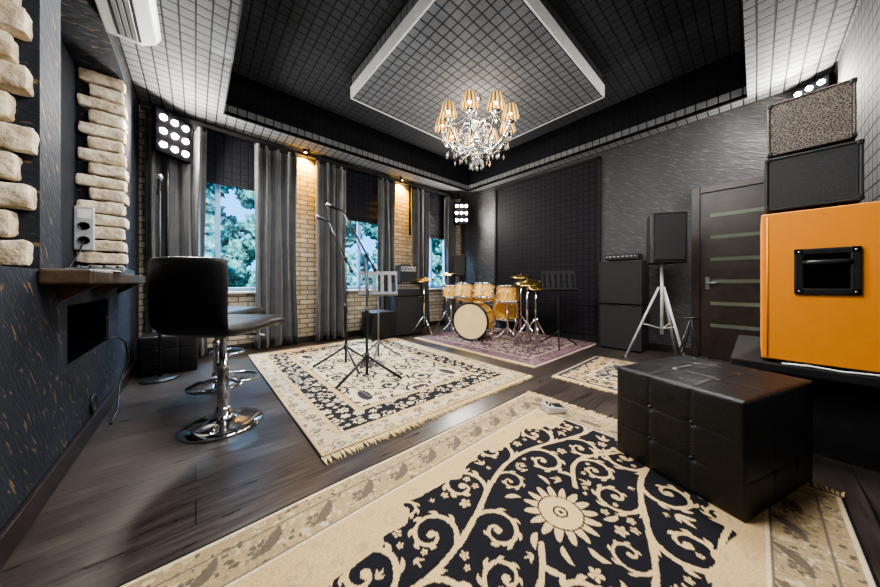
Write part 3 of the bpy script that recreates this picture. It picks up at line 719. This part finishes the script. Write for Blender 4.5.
# ------------------------------------------------ chandelier
CX,CY=2.85,2.5
e=thing('chandelier',(CX,CY,PZ-.045),0,'crystal chandelier with gold pleated candle shades','chandelier')
part('canopy',e,MB().lathe([(.001,.044),(.075,.044),(.07,.02),(.02,.0),(.001,.0)],24),'chrome')
part('chain',e,MB().tube([(0,0,.01),(0,0,-.2)],.008,8),'chrome')
part('centre_column',e,MB().lathe([(.001,-.18),(.03,-.2),(.012,-.25),(.05,-.30),(.06,-.34),(.02,-.39),(.016,-.45),(.06,-.5),(.085,-.56),(.05,-.62),(.02,-.66),(.05,-.72),(.075,-.77),(.045,-.83),(.012,-.86),(.02,-.90),(.001,-.93)],20),'crystal')
def gold_pleat():
    m,nt,b=newmat('gold_pleated_silk'); tc=N(nt,'ShaderNodeTexCoord'); sp=N(nt,'ShaderNodeSeparateXYZ'); nt.links.new(tc.outputs['Object'],sp.inputs[0])
    a=math_(nt,'ARCTAN2',sp.outputs[1],sp.outputs[0]); s_=math_(nt,'SINE',math_(nt,'MULTIPLY',a,12.0))
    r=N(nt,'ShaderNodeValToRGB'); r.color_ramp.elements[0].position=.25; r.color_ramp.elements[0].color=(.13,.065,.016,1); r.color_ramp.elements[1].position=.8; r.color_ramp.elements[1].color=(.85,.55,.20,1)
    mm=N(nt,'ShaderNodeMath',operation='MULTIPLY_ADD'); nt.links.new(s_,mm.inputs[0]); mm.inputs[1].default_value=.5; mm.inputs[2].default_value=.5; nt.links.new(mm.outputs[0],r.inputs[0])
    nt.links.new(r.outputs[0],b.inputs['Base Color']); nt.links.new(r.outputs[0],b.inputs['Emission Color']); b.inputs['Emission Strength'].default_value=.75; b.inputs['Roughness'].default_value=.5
    return m
M['pleat']=gold_pleat()
AR=.46; NA=9; P=[]
for i in range(17):
    t=i/16; r=.05+(AR-.05)*t; z=-.60+.02*t-.10*math.sin(t*pi*1.15)+.12*t**3; P.append((r,0,z))
zc=P[-1][2]
armmb=MB().tube(P,.013,7); armmb.lathe([(.001,zc-.01),(.03,zc+.005),(.055,zc+.02),(.057,zc+.026),(.001,zc+.02)],14,Matrix.Translation((AR,0,0)))
armmb.tube([(.05,0,-.42),(.12,0,-.34),(.20,0,-.36),(.25,0,-.44),(.26,0,-.55)],.008,6)
canmb=MB().lathe([(.001,zc+.10),(.011,zc+.10),(.012,zc+.02),(.001,zc+.02)],10)
bulbmb=MB().ball((0,0,zc+.125),.018,6,(1,1,1.6))
shmb=MB().lathe([(.112,-.075),(.072,.075)],40)
for k in range(NA):
    a=2*pi*k/NA+.2
    if k==0:
        arm0=part('chandelier_arm',e,armmb,'chrome'); arm0.rotation_euler=(0,0,a)
        can0=mkobj('candle_tube',canmb,'white'); can0.parent=arm0; can0.location=(AR,0,0)
        bu0=mkobj('candle_bulb',bulbmb,'bulb'); bu0.parent=arm0; bu0.location=(AR,0,0)
        sh0=mkobj('lamp_shade',shmb,'pleat'); sh0.parent=arm0; sh0.location=(AR,0,zc+.145); sh0.modifiers.new('t','SOLIDIFY').thickness=.002
        sh0['label']='gold pleated lamp shade'
    else:
        A=inst(arm0,e,(0,0,0),(0,0,a))
        for o,l in ((can0,(AR,0,0)),(bu0,(AR,0,0)),(sh0,(AR,0,zc+.145))): inst(o,A,l)
drop=MB().lathe([(.0005,.0),(.004,-.008),(.004,-.016),(.0005,-.02),(.006,-.026),(.016,-.055),(.010,-.075),(.0005,-.095)],6,sm=False)
d0=None
def addrop(x,y,z,s=1):
    global d0
    if d0 is None: d0=part('crystal_drop',e,drop,'crystal'); o=d0; o.location=(x,y,z)
    else: o=inst(d0,e,(x,y,z))
    o.scale=(s,s,s)
for k in range(NA):
    a=2*pi*k/NA+.2
    for rr,zz,s_ in ((AR,zc-.01,1.1),(.30,-.66,1.1),(.40,-.66,1.0),(.18,-.70,1.0)): addrop(rr*math.cos(a),rr*math.sin(a),zz,s_)
    a+=pi/NA
    for rr,zz,s_ in ((.42,-.58,1.0),(.30,-.62,1.0),(.09,-.82,1.0),(.11,-.36,.9)): addrop(rr*math.cos(a),rr*math.sin(a),zz,s_)
mb=MB()
for k in range(NA):
    a0=2*pi*k/NA+.2; a1=a0+2*pi/NA
    for (r0,z0,r1,z1,sag,nn) in ((AR,zc,AR,zc,.09,11),(.05,-.34,.26,-.5,.06,9),(.26,-.56,.26,-.56,.05,7)):
        for i in range(nn+1):
            t=i/nn; aa=a0+(a1-a0)*t if r0==r1 else a0; r=r0+(r1-r0)*t; z=z0+(z1-z0)*t-sag*4*t*(1-t)
            mb.ball((r*math.cos(aa),r*math.sin(aa),z),.0095,3)
part('bead_garland',e,mb,'crystal',kind='stuff',label='strings of crystal beads')
light('chandelier_glow','POINT',(0,0,-.25),28,(1,.87,.70),.3,par=e)
# ------------------------------------------------ microphones & stands
def tripod(mb,h,r,z0=.28,rot=0,rad=.010):
    for k in range(3):
        a=rot+2*pi*k/3; mb.tube([(0,0,z0),(.12*math.cos(a)*r/.32,.12*math.sin(a)*r/.32,z0*.62),(r*math.cos(a),r*math.sin(a),.016)],[rad*.8,rad,rad],6)
        mb.ball((r*math.cos(a),r*math.sin(a),.016),.014,5)
def mic(e,tip,dirv):
    d=Vector(dirv).normalized(); Tm=Matrix.Translation(tip)@d.to_track_quat('Z','Y').to_matrix().to_4x4()
    part('microphone',e,MB().lathe([(.001,-.17),(.011,-.17),(.013,-.1),(.02,-.02),(.022,-.005),(.001,-.005)],14,Tm),'black')
    part('microphone_grille',e,MB().ball(Vector(tip)+d*.018,.027,8),'steel')
def mic_stand(x,y,ph,boomdir,bl,rot,label):
    e=thing('microphone_stand',(x,y,.012),0,label,'microphone stand','boom microphone stands')
    mb=MB(); tripod(mb,.3,.36,.24,rot,.013); mb.tube([(0,0,.20),(0,0,.27)],.024,10); part('tripod_base',e,mb,'black')
    part('pole',e,MB().tube([(0,0,.05),(0,0,ph*.55),(0,0,ph*.56),(0,0,ph)],[.015,.015,.011,.011],8),'black')
    part('clutch',e,MB().tube([(0,0,ph*.5),(0,0,ph*.58)],.020,10).ball((0,0,ph),.026,6),'black')
    d=Vector(boomdir).normalized(); a=Vector((0,0,ph))-d*bl*.22; b=Vector((0,0,ph))+d*bl
    part('boom_arm',e,MB().tube([a,b],.010,8).tube([a-d*.08,a],.018,8),'black')
    md=Vector((d.x,d.y,d.z*.2)); mic(e,b+md.normalized()*.14,md)
    part('microphone_cable',e,MB().tube([b,b-d*.2+Vector((0,0,-.05)),Vector((0,0,ph))+d*.1+Vector((0,.02,-.06)),(.02,0,ph*.7),(-.02,.01,ph*.4),(.02,0,.2),(.15,.2,.01),(.3,.3,.008)],.0045,6),'black')
Rv=Vector((.751,-.660,0)); Fv=Vector((.66,.751,0))
mic_stand(1.34,3.22,1.28,-Rv*.30+Vector((0,0,.62))+Fv*.05,.50,.5,'black boom microphone stand standing on the cream rug')
mic_stand(1.33,2.66,1.28,-Rv*.30+Vector((0,0,.55)),.52,1.3,'black boom microphone stand with a raised arm beside a music stand')
e=thing('microphone_stand',(-.28,4.08,0),0,'straight black microphone stand with heavy round base near the curtains','microphone stand')
part('round_base',e,MB().lathe([(.001,0),(.15,0),(.152,.012),(.12,.025),(.02,.035),(.001,.035)],32),'black')
part('pole',e,MB().tube([(0,0,.03),(0,0,1.0),(0,0,1.02),(0,0,1.95)],[.014,.014,.010,.010],8),'black')
part('clutch',e,MB().tube([(0,0,.97),(0,0,1.07)],.020,10),'black'); mic(e,(0.0,0,2.08),(.1,-.1,1))
def music_stand(x,y,rz,dz,label,z=.012,w=.25,slots=5,mat='matte'):
    e=thing('music_stand',(x,y,z),rz,label,'music stand','black music stands')
    mb=MB(); tripod(mb,.3,.30,.24,.3,.011); mb.tube([(0,0,.18),(0,0,.26)],.018,8); part('tripod_base',e,mb,mat)
    part('pole',e,MB().tube([(0,0,.06),(0,0,dz)],.012,8),mat)
    R=Matrix.Translation((0,0,dz+.12))@Matrix.Rotation(-.35,4,'X')
    mb=MB(); z0,z1=-.16,.17
    mb.box(-w,w,-.005,.005,z0,z0+.05,R).box(-w,w,-.005,.005,z1-.05,z1,R)
    gap=2*w/slots
    for k in range(slots+1):
        xx=-w+gap*k; hw=.022; mb.box(max(xx-hw,-w),min(xx+hw,w),-.005,.005,z0+.05,z1-.05,R)
    mb.box(-w,w,-.06,.0,-.165,-.158,R).box(-w,w,-.063,-.057,-.165,-.14,R)
    part('desk',e,mb,mat)
    return e
music_stand(1.76,3.20,math.radians(-29),.86,'dark grey sheet music stand with slotted desk on the cream rug',w=.24,mat='standgrey')
music_stand(4.26,2.04,math.radians(-50),.90,'black sheet music stand with slotted desk beside the drum kit',slots=6)
# ------------------------------------------------ drums
KX,KY=3.66,3.28; bk=math.atan2(.37,.93)
def kit(a,b,z=0):
    return (KX+a*math.cos(bk)-b*math.sin(bk),KY+a*math.sin(bk)+b*math.cos(bk),.013+z)
def drumobj(e,T,r,h,lugs=8,hoop='chrome',n=36):
    sh,ho,hd,lg=MB(),MB(),MB(),MB()
    sh.lathe([(r,-h/2),(r,h/2)],n,T)
    for s_ in(-1,1): ho.lathe([(r+.004,s_*(h/2-.03)),(r+.014,s_*(h/2-.03)),(r+.014,s_*(h/2+.008)),(r+.002,s_*(h/2+.008))],n,T)
    hd.lathe([(.0005,h/2),(r+.002,h/2)],n,T); hd.lathe([(.0005,-h/2),(r+.002,-h/2)],n,T)
    for k in range(lugs):
        a=2*pi*k/lugs+.2; c,s_=math.cos(a)*(r+.012),math.sin(a)*(r+.012)
        lg.tube([T@Vector((c,s_,-h/2)),T@Vector((c,s_,h/2))],.006,5); lg.tube([T@Vector((c,s_,-.035)),T@Vector((c,s_,.035))],.015,6)
    part('drum_shell',e,sh,'drumwrap'); part('hoop',e,ho,hoop); part('drum_head',e,hd,'drumhead'); part('tension_rods',e,lg,'chrome')
e=thing('bass_drum',kit(0,0),bk,'amber bass drum with golden front head and mounted toms','drum')
TB=Matrix.Translation((.05,0,.335))@Matrix.Rotation(-pi/2,4,'Y')
drumobj(e,TB,.305,.42,10,'chrome')
part('bass_hoop',e,MB().lathe([(.300,.212),(.300,.224),(.332,.224),(.332,.185),(.318,.185)],40,TB),'black')
for k in range(8):
    a=2*pi*k/8+.4; part('hoop_claw',e,MB().cbox(TB@Vector((.328*math.cos(a),.328*math.sin(a),.20)),(.06,.02,.03)),'chrome')
part('spur',e,MB().tube([(-.05,.29,.25),(-.12,.41,.008)],.008,6),'chrome'); part('spur',e,MB().tube([(-.05,-.29,.25),(-.12,-.41,.008)],.008,6),'chrome')
part('tom_mount',e,MB().tube([(0,0,.63),(0,0,.80)],.016,8).tube([(0,-.22,.80),(0,.22,.80)],.012,8),'chrome')
for b_,r in ((.185,.16),(-.185,.17)):
    tm=link(bpy.data.objects.new('tom_drum',None)); tm.parent=e; tm.location=(.02,b_,.83); tm.rotation_euler=(0,.25,0)
    drumobj(tm,Matrix.Identity(4),r,.26,6)
def standdrum(name,a,b_,z,r,h,label,legs=False):
    e=thing(name,kit(a,b_),bk,label,'drum')
    drumobj(e,Matrix.Translation((0,0,z))@Matrix.Rotation(.05,4,'Y'),r,h)
    if legs:
        for k in range(3):
            q=2*pi*k/3; c,s_=math.cos(q)*(r+.02),math.sin(q)*(r+.02); part('leg',e,MB().tube([(c,s_,z+.05),(c,s_,.06),(c*1.1,s_*1.1,.006)],.010,6),'chrome')
    else:
        mb=MB(); tripod(mb,.3,.25,.25,.2,.012); mb.tube([(0,0,.1),(0,0,z-h/2-.02)],.016,8)
        for k in range(3):
            q=2*pi*k/3; mb.tube([(0,0,z-h/2-.05),(math.cos(q)*(r+.015),math.sin(q)*(r+.015),z-h/2),(math.cos(q)*(r+.018),math.sin(q)*(r+.018),z-h/2+.03)],.008,6)
        part('drum_stand',e,mb,'chrome')
standdrum('snare_drum',.56,.22,.64,.18,.15,'amber snare drum on a chrome stand')
standdrum('floor_tom',.44,-.46,.54,.21,.44,'large amber floor tom on chrome legs',True)
standdrum('rack_tom',.10,-.58,.80,.17,.28,'small amber tom on a chrome tripod stand')
standdrum('rack_tom',.22,.53,.82,.15,.24,'small amber tom on a chrome tripod stand')
def cymbal(a,b_,h,r,tx,label,hat=False):
    e=thing('cymbal_stand',kit(a,b_),bk,label,'cymbal','cymbals around the drum kit')
    mb=MB(); tripod(mb,.3,.25,.38,a*3,.017); mb.tube([(0,0,.1),(0,0,h*.6),(0,0,h)],[.021,.018,.011],8); part('tripod_stand',e,mb,'chrome')
    Tm=Matrix.Translation((0,0,h))@Matrix.Rotation(tx,4,'Y')
    part('cymbal_disc',e,MB().lathe([(.001,.03),(.03,.025),(.045,.008),(r*.6,.0),(r,-.012),(r*.6,-.004),(.045,.003),(.001,.024)],36,Tm),'brass')
    if hat: part('cymbal_disc',e,MB().lathe([(.001,-.05),(.03,-.045),(.045,-.03),(r*.6,-.024),(r,-.014),(r*.6,-.020),(.045,-.026),(.001,-.044)],36,Tm),'brass')
    part('wing_nut',e,MB().tube([Tm@Vector((0,0,.02)),Tm@Vector((0,0,.06))],.010,8),'black')
cymbal(.04,1.02,1.06,.2,-.25,'bronze crash cymbal on a chrome tripod stand')
cymbal(.74,.88,1.18,.22,-.2,'bronze crash cymbal on a tall chrome tripod stand')
cymbal(-.02,-.92,1.00,.2,-.3,'wide bronze ride cymbal on a chrome tripod stand')
cymbal(.84,-.66,1.12,.2,-.2,'bronze splash cymbal on a chrome tripod stand')
cymbal(.96,.46,.94,.17,0,'closed hi-hat cymbals on a chrome stand',True)
cymbal(.48,-.98,.92,.16,-.3,'small bronze cymbal on a low chrome stand')
e=thing('drum_stool',kit(.98,-.12),0,'round black padded drum stool behind the kit','stool')
mb=MB(); tripod(mb,.3,.24,.25,0,.01); mb.tube([(0,0,.1),(0,0,.46)],.016,8); part('tripod_base',e,mb,'chrome')
part('seat',e,MB().lathe([(.001,.45),(.16,.45),(.175,.47),(.175,.51),(.15,.535),(.001,.54)],28),'leather')
# ------------------------------------------------ amplifiers (front faces local -X)
def amp(name,loc,rz,d,label,cat,body='tolex',gr='grille',knobs=0,handle=True,rim=.022):
    dx,dy,dz=d; e=thing(name,loc,rz,label,cat)
    mb=MB(); t=rim
    mb.box(.012,dx,-dy/2,dy/2,.02,dz); mb.box(0,.02,-dy/2,-dy/2+t,.02,dz).box(0,.02,dy/2-t,dy/2,.02,dz).box(0,.02,-dy/2,dy/2,.02,.02+t).box(0,.02,-dy/2,dy/2,dz-t,dz)
    part('cabinet_body',e,mb,body,bevel=.006)
    z1=dz-t-.002 if not knobs else max(dz*.92-.10,.03+t)
    part('grille',e,MB().box(.004,.014,-dy/2+t+.002,dy/2-t-.002,.02+t+.002,z1),gr)
    if knobs:
        part('control_panel',e,MB().box(.003,.013,-dy/2+t+.002,dy/2-t-.002,z1+.004,dz-t-.002),'steel')
        kn=None
        for k in range(knobs):
            y=-dy/2+dy*(k+1)/(knobs+1); zz=(z1+dz-t)/2
            if kn is None: kn=part('knob',e,MB().lathe([(.001,.02),(.009,.02),(.011,0)],10,Matrix.Rotation(-pi/2,4,'Y')),'black'); kn.location=(.003,y,zz)
            else: inst(kn,e,(.003,y,zz))
    c0=None
    for sy in(-1,1):
        for z in(.033,dz-.012):
            p=(.010,sy*(dy/2-.010),z)
            if c0 is None: c0=part('corner_cap',e,MB().cbox((0,0,0),(.024,.024,.028)),'black',bevel=.006); c0.location=p
            else: inst(c0,e,p)
    if handle: part('handle',e,MB().tube([(dx*.5,-.11,dz),(dx*.5,-.1,dz+.022),(dx*.5,.1,dz+.022),(dx*.5,.11,dz)],.009,6),'black')
    f0=None
    for sy in(-1,1):
        for sx in(.05,dx-.05):
            p=(sx,sy*(dy/2-.05),0)
            if f0 is None: f0=part('rubber_foot',e,MB().lathe([(.001,0),(.018,0),(.02,.021),(.001,.021)],12),'black'); f0.location=p
            else: inst(f0,e,p)
    return e
amp('speaker_cabinet',(4.74,1.345,0),0,(.38,.55,.67),'black bass speaker cabinet standing on the floor by the wall','speaker cabinet',handle=False)
amp('speaker_cabinet',(4.74,1.345,.672),0,(.38,.55,.66),'black speaker cabinet stacked on top of another cabinet','speaker cabinet',handle=False)
amp('amplifier_head',(4.80,1.35,1.334),0,(.28,.44,.10),'slim black amplifier head on top of the cabinets','amplifier',knobs=7,handle=False)
q_=math.radians(78)
amp('speaker_cabinet',(3.05,4.38,0),q_,(.36,.56,.74),'black speaker cabinet standing between the curtains','speaker cabinet',handle=False)
amp('amplifier_head',(3.05,4.38,.742),q_,(.28,.54,.26),'black amplifier head sitting on the speaker cabinet','amplifier',knobs=8,handle=False)
amp('guitar_amplifier',(3.06,4.39,1.004),q_,(.24,.36,.34),'small black combo amplifier on top of the stack','amplifier',knobs=5)
TBZ=.52
e=thing('equipment_table',(3.2,-.25,0),0,'low black table carrying the orange cabinet','table')
part('table_top',e,MB().box(-.62,.6,-.27,.36,TBZ-.05,TBZ),'matte',bevel=.006)
for sx in(-.57,.55):
    for sy in(-.23,.32): part('leg',e,MB().box(sx-.025,sx+.025,sy-.025,sy+.025,0.015,TBZ-.05),'matte',bevel=.004)
part('back_panel',e,MB().box(-.50,-.48,-.20,.29,.015,TBZ-.05),'matte')
e=thing('orange_cabinet',(2.62,-.02,TBZ),0,'orange vinyl speaker cabinet with black recessed side handle','speaker cabinet')
W_,D_,H_=.5,.62,.90
part('cabinet_body',e,MB().box(0,D_,-W_,0,.02,H_),'orange',bevel=.008,seg=3)
part('edge_piping',e,MB().tube([(-.001,-.025,.035),(-.001,-.025,H_-.02)],.0035,6),'orange')
hy,hz=-.235,.545; a,b_=.110,.13
mb=MB().box(-.014,.002,hy-a,hy-a+.035,hz-b_,hz+b_).box(-.014,.002,hy+a-.035,hy+a,hz-b_,hz+b_).box(-.014,.002,hy-a,hy+a,hz-b_,hz-b_+.035).box(-.014,.002,hy-a,hy+a,hz+b_-.035,hz+b_)
part('handle_plate',e,mb,'black',bevel=.006); part('handle_recess',e,MB().box(-.003,.0005,hy-a+.03,hy+a-.03,hz-b_+.03,hz+b_-.03),'pit')
part('handle_grip',e,MB().tube([(-.006,hy-.075,hz+.05),(-.022,hy-.055,hz+.05),(-.022,hy+.055,hz+.05),(-.006,hy+.075,hz+.05)],.015,8),'black')
for sy in(-1,1):
    for sz in(-1,1): part('screw',e,MB().ball((-.015,hy+sy*(a-.018),hz+sz*(b_-.018)),.007,5),'steel')
part('skid',e,MB().box(.02,D_-.02,-W_+.02,-.02,0,.022),'black')
amp('combo_amplifier',(2.64,-.205,TBZ+.90),0,(.30,.34,.34),'black combo amplifier stacked on the orange cabinet','amplifier',gr='tolex',handle=False,rim=.015)
amp('combo_amplifier',(2.66,-.20,TBZ+.90+.342),math.radians(-3),(.26,.31,.34),'small amplifier with finely mottled brown-grey covering on top of the stack','amplifier',body='finegr',gr='finegr',handle=True,rim=.012)
# PA speaker on tripod
e=thing('pa_speaker',(4.44,.79,0),math.radians(32),'black loudspeaker raised on a pale tripod stand','loudspeaker')
prof=[(-.20,-.17),(-.17,-.19),(.16,-.11),(.19,-.08),(.19,.08),(.16,.11),(-.17,.19),(-.20,.17)]
vs=[(x,y,z) for z in(1.24,1.86) for x,y in prof]; n=8
part('speaker_enclosure',e,MB().add(vs,[list(range(n))[::-1],list(range(n,2*n))]+[(i,(i+1)%n,(i+1)%n+n,i+n) for i in range(n)]),'black',bevel=.012)
part('speaker_grille',e,MB().box(-.21,-.195,-.15,.15,1.28,1.82),'grille',bevel=.005)
mb=MB().tube([(0,0,.35),(0,0,1.24)],.018,10)
for k in range(3):
    a=2*pi*k/3+1.3; c,s_=math.cos(a),math.sin(a); mb.tube([(c*.03,s_*.03,.95),(c*.38,s_*.38,.02)],.015,8); mb.tube([(0,0,.42),(c*.22,s_*.22,.48)],.008,6); mb.ball((c*.38,s_*.38,.018),.016,5)
part('tripod_stand',e,mb,'alum',label='pale grey metal tripod')
e=thing('pa_speaker',(4.46,4.40,0),math.radians(40),'small black loudspeaker on a thin stand in the corner','loudspeaker')
part('speaker_enclosure',e,MB().box(-.13,.13,-.14,.14,1.15,1.62),'matte',bevel=.015); part('speaker_grille',e,MB().box(-.138,-.128,-.12,.12,1.18,1.59),'grille')
mb=MB(); mb.tube([(0,0,.1),(0,0,1.15)],.014,8); tripod(mb,.3,.22,.5,0,.009); part('tripod_stand',e,mb,'black')
e=thing('guitar_stand',(3.85,.45,.013),.6,'folding black guitar stand on the floor by the table','guitar stand')
mb=MB(); mb.tube([(0,0,.62),(.05,-.14,.012)],.010,6).tube([(0,0,.62),(.05,.14,.012)],.010,6).tube([(0,0,.55),(.24,0,.012)],.010,6).tube([(0,-.08,.62),(0,.08,.62)],.012,6)
part('stand_frame',e,mb,'black'); part('support_arms',e,MB().tube([(-.1,-.1,.24),(.02,-.09,.22)],.012,6).tube([(-.1,.1,.24),(.02,.09,.22)],.012,6).tube([(.02,-.1,.22),(.02,.1,.22)],.008,6),'black')
e=thing('effects_pedal',(2.08,1.03,.014),math.radians(60),'small pale grey effects pedal with black rubber top on the rug','pedal')
part('pedal_case',e,MB().add([(-.05,-.08,0),(.05,-.08,0),(.05,.08,0),(-.05,.08,0),(-.045,-.075,.03),(.045,-.075,.03),(.045,.075,.055),(-.045,.075,.055)],[(3,2,1,0),(4,5,6,7),(0,1,5,4),(1,2,6,5),(2,3,7,6),(3,0,4,7)]),'alum',bevel=.006)
part('rubber_pad',e,MB().cbox((0,-.025,.0395),(.07,.08,.005),Matrix.Rotation(.165,4,'X')),'black')
for x_ in (-.02,.02): part('knob',e,MB().lathe([(.001,.068),(.008,.068),(.01,.048)],10,Matrix.Translation((x_,.05,0))),'black')
e=thing('audio_cable',(2.62,-.30,TBZ),0,'loose pale cable lying on the table edge','cable')
part('cable_loop',e,MB().tube([(-.025,.2,.006),(-.025,.1,.012),(-.03,.0,.006),(-.025,-.1,.012),(-.025,-.2,.006)],.006,6),'white')
# ------------------------------------------------ lights & world
light('ceiling_fill_light','AREA',(1.0,.9,RZ-.05),72,(1,.985,.96),.9,target=(1.4,1.3,0))  # added soft fills at ceiling height to brighten the room, no fixtures
light('ceiling_fill_light','AREA',(2.6,.4,RZ-.05),46,(1,.985,.96),.7,target=(3.0,1.0,0))
light('ceiling_fill_light','AREA',(.5,3.6,RZ-.05),46,(.90,.95,1),.8,target=(.5,2.6,0))  # added fill to lift the floor on the left
light('upward_fill_light','AREA',(2.2,2.4,1.1),28,(.96,.98,1),1.2,target=(2.2,2.4,4))  # added upward fill for the ceiling, no lamp stands here
for x in (.4,2.35,4.2):
    light('window_skylight','AREA',(x,6.9,4.6),600,(.60,.79,1),1.6,target=(x-.3,4.0,.3))  # added fill outside each window, pushes extra cool daylight onto the floor
sun=bpy.data.lights.new('sun','SUN'); sun.energy=9; sun.angle=.02; so=link(bpy.data.objects.new('sun',sun)); so.rotation_euler=Vector((.25,1,-.7)).to_track_quat('-Z','Y').to_euler()
w=bpy.data.worlds.new('sky'); S.world=w; w.use_nodes=True; nt=w.node_tree; bg=nt.nodes['Background']
bg.inputs['Color'].default_value=(.18,.52,1,1); bg.inputs['Strength'].default_value=2.2
# ------------------------------------------------ camera
cam=bpy.data.cameras.new('camera'); cam.sensor_width=36; cam.lens=11.37; cam.shift_y=-.0119; cam.clip_start=.02
co=link(bpy.data.objects.new('camera',cam)); co.location=(0,0,1.0); co.rotation_euler=(pi/2,0,-math.atan2(.66,.751)); S.camera=co
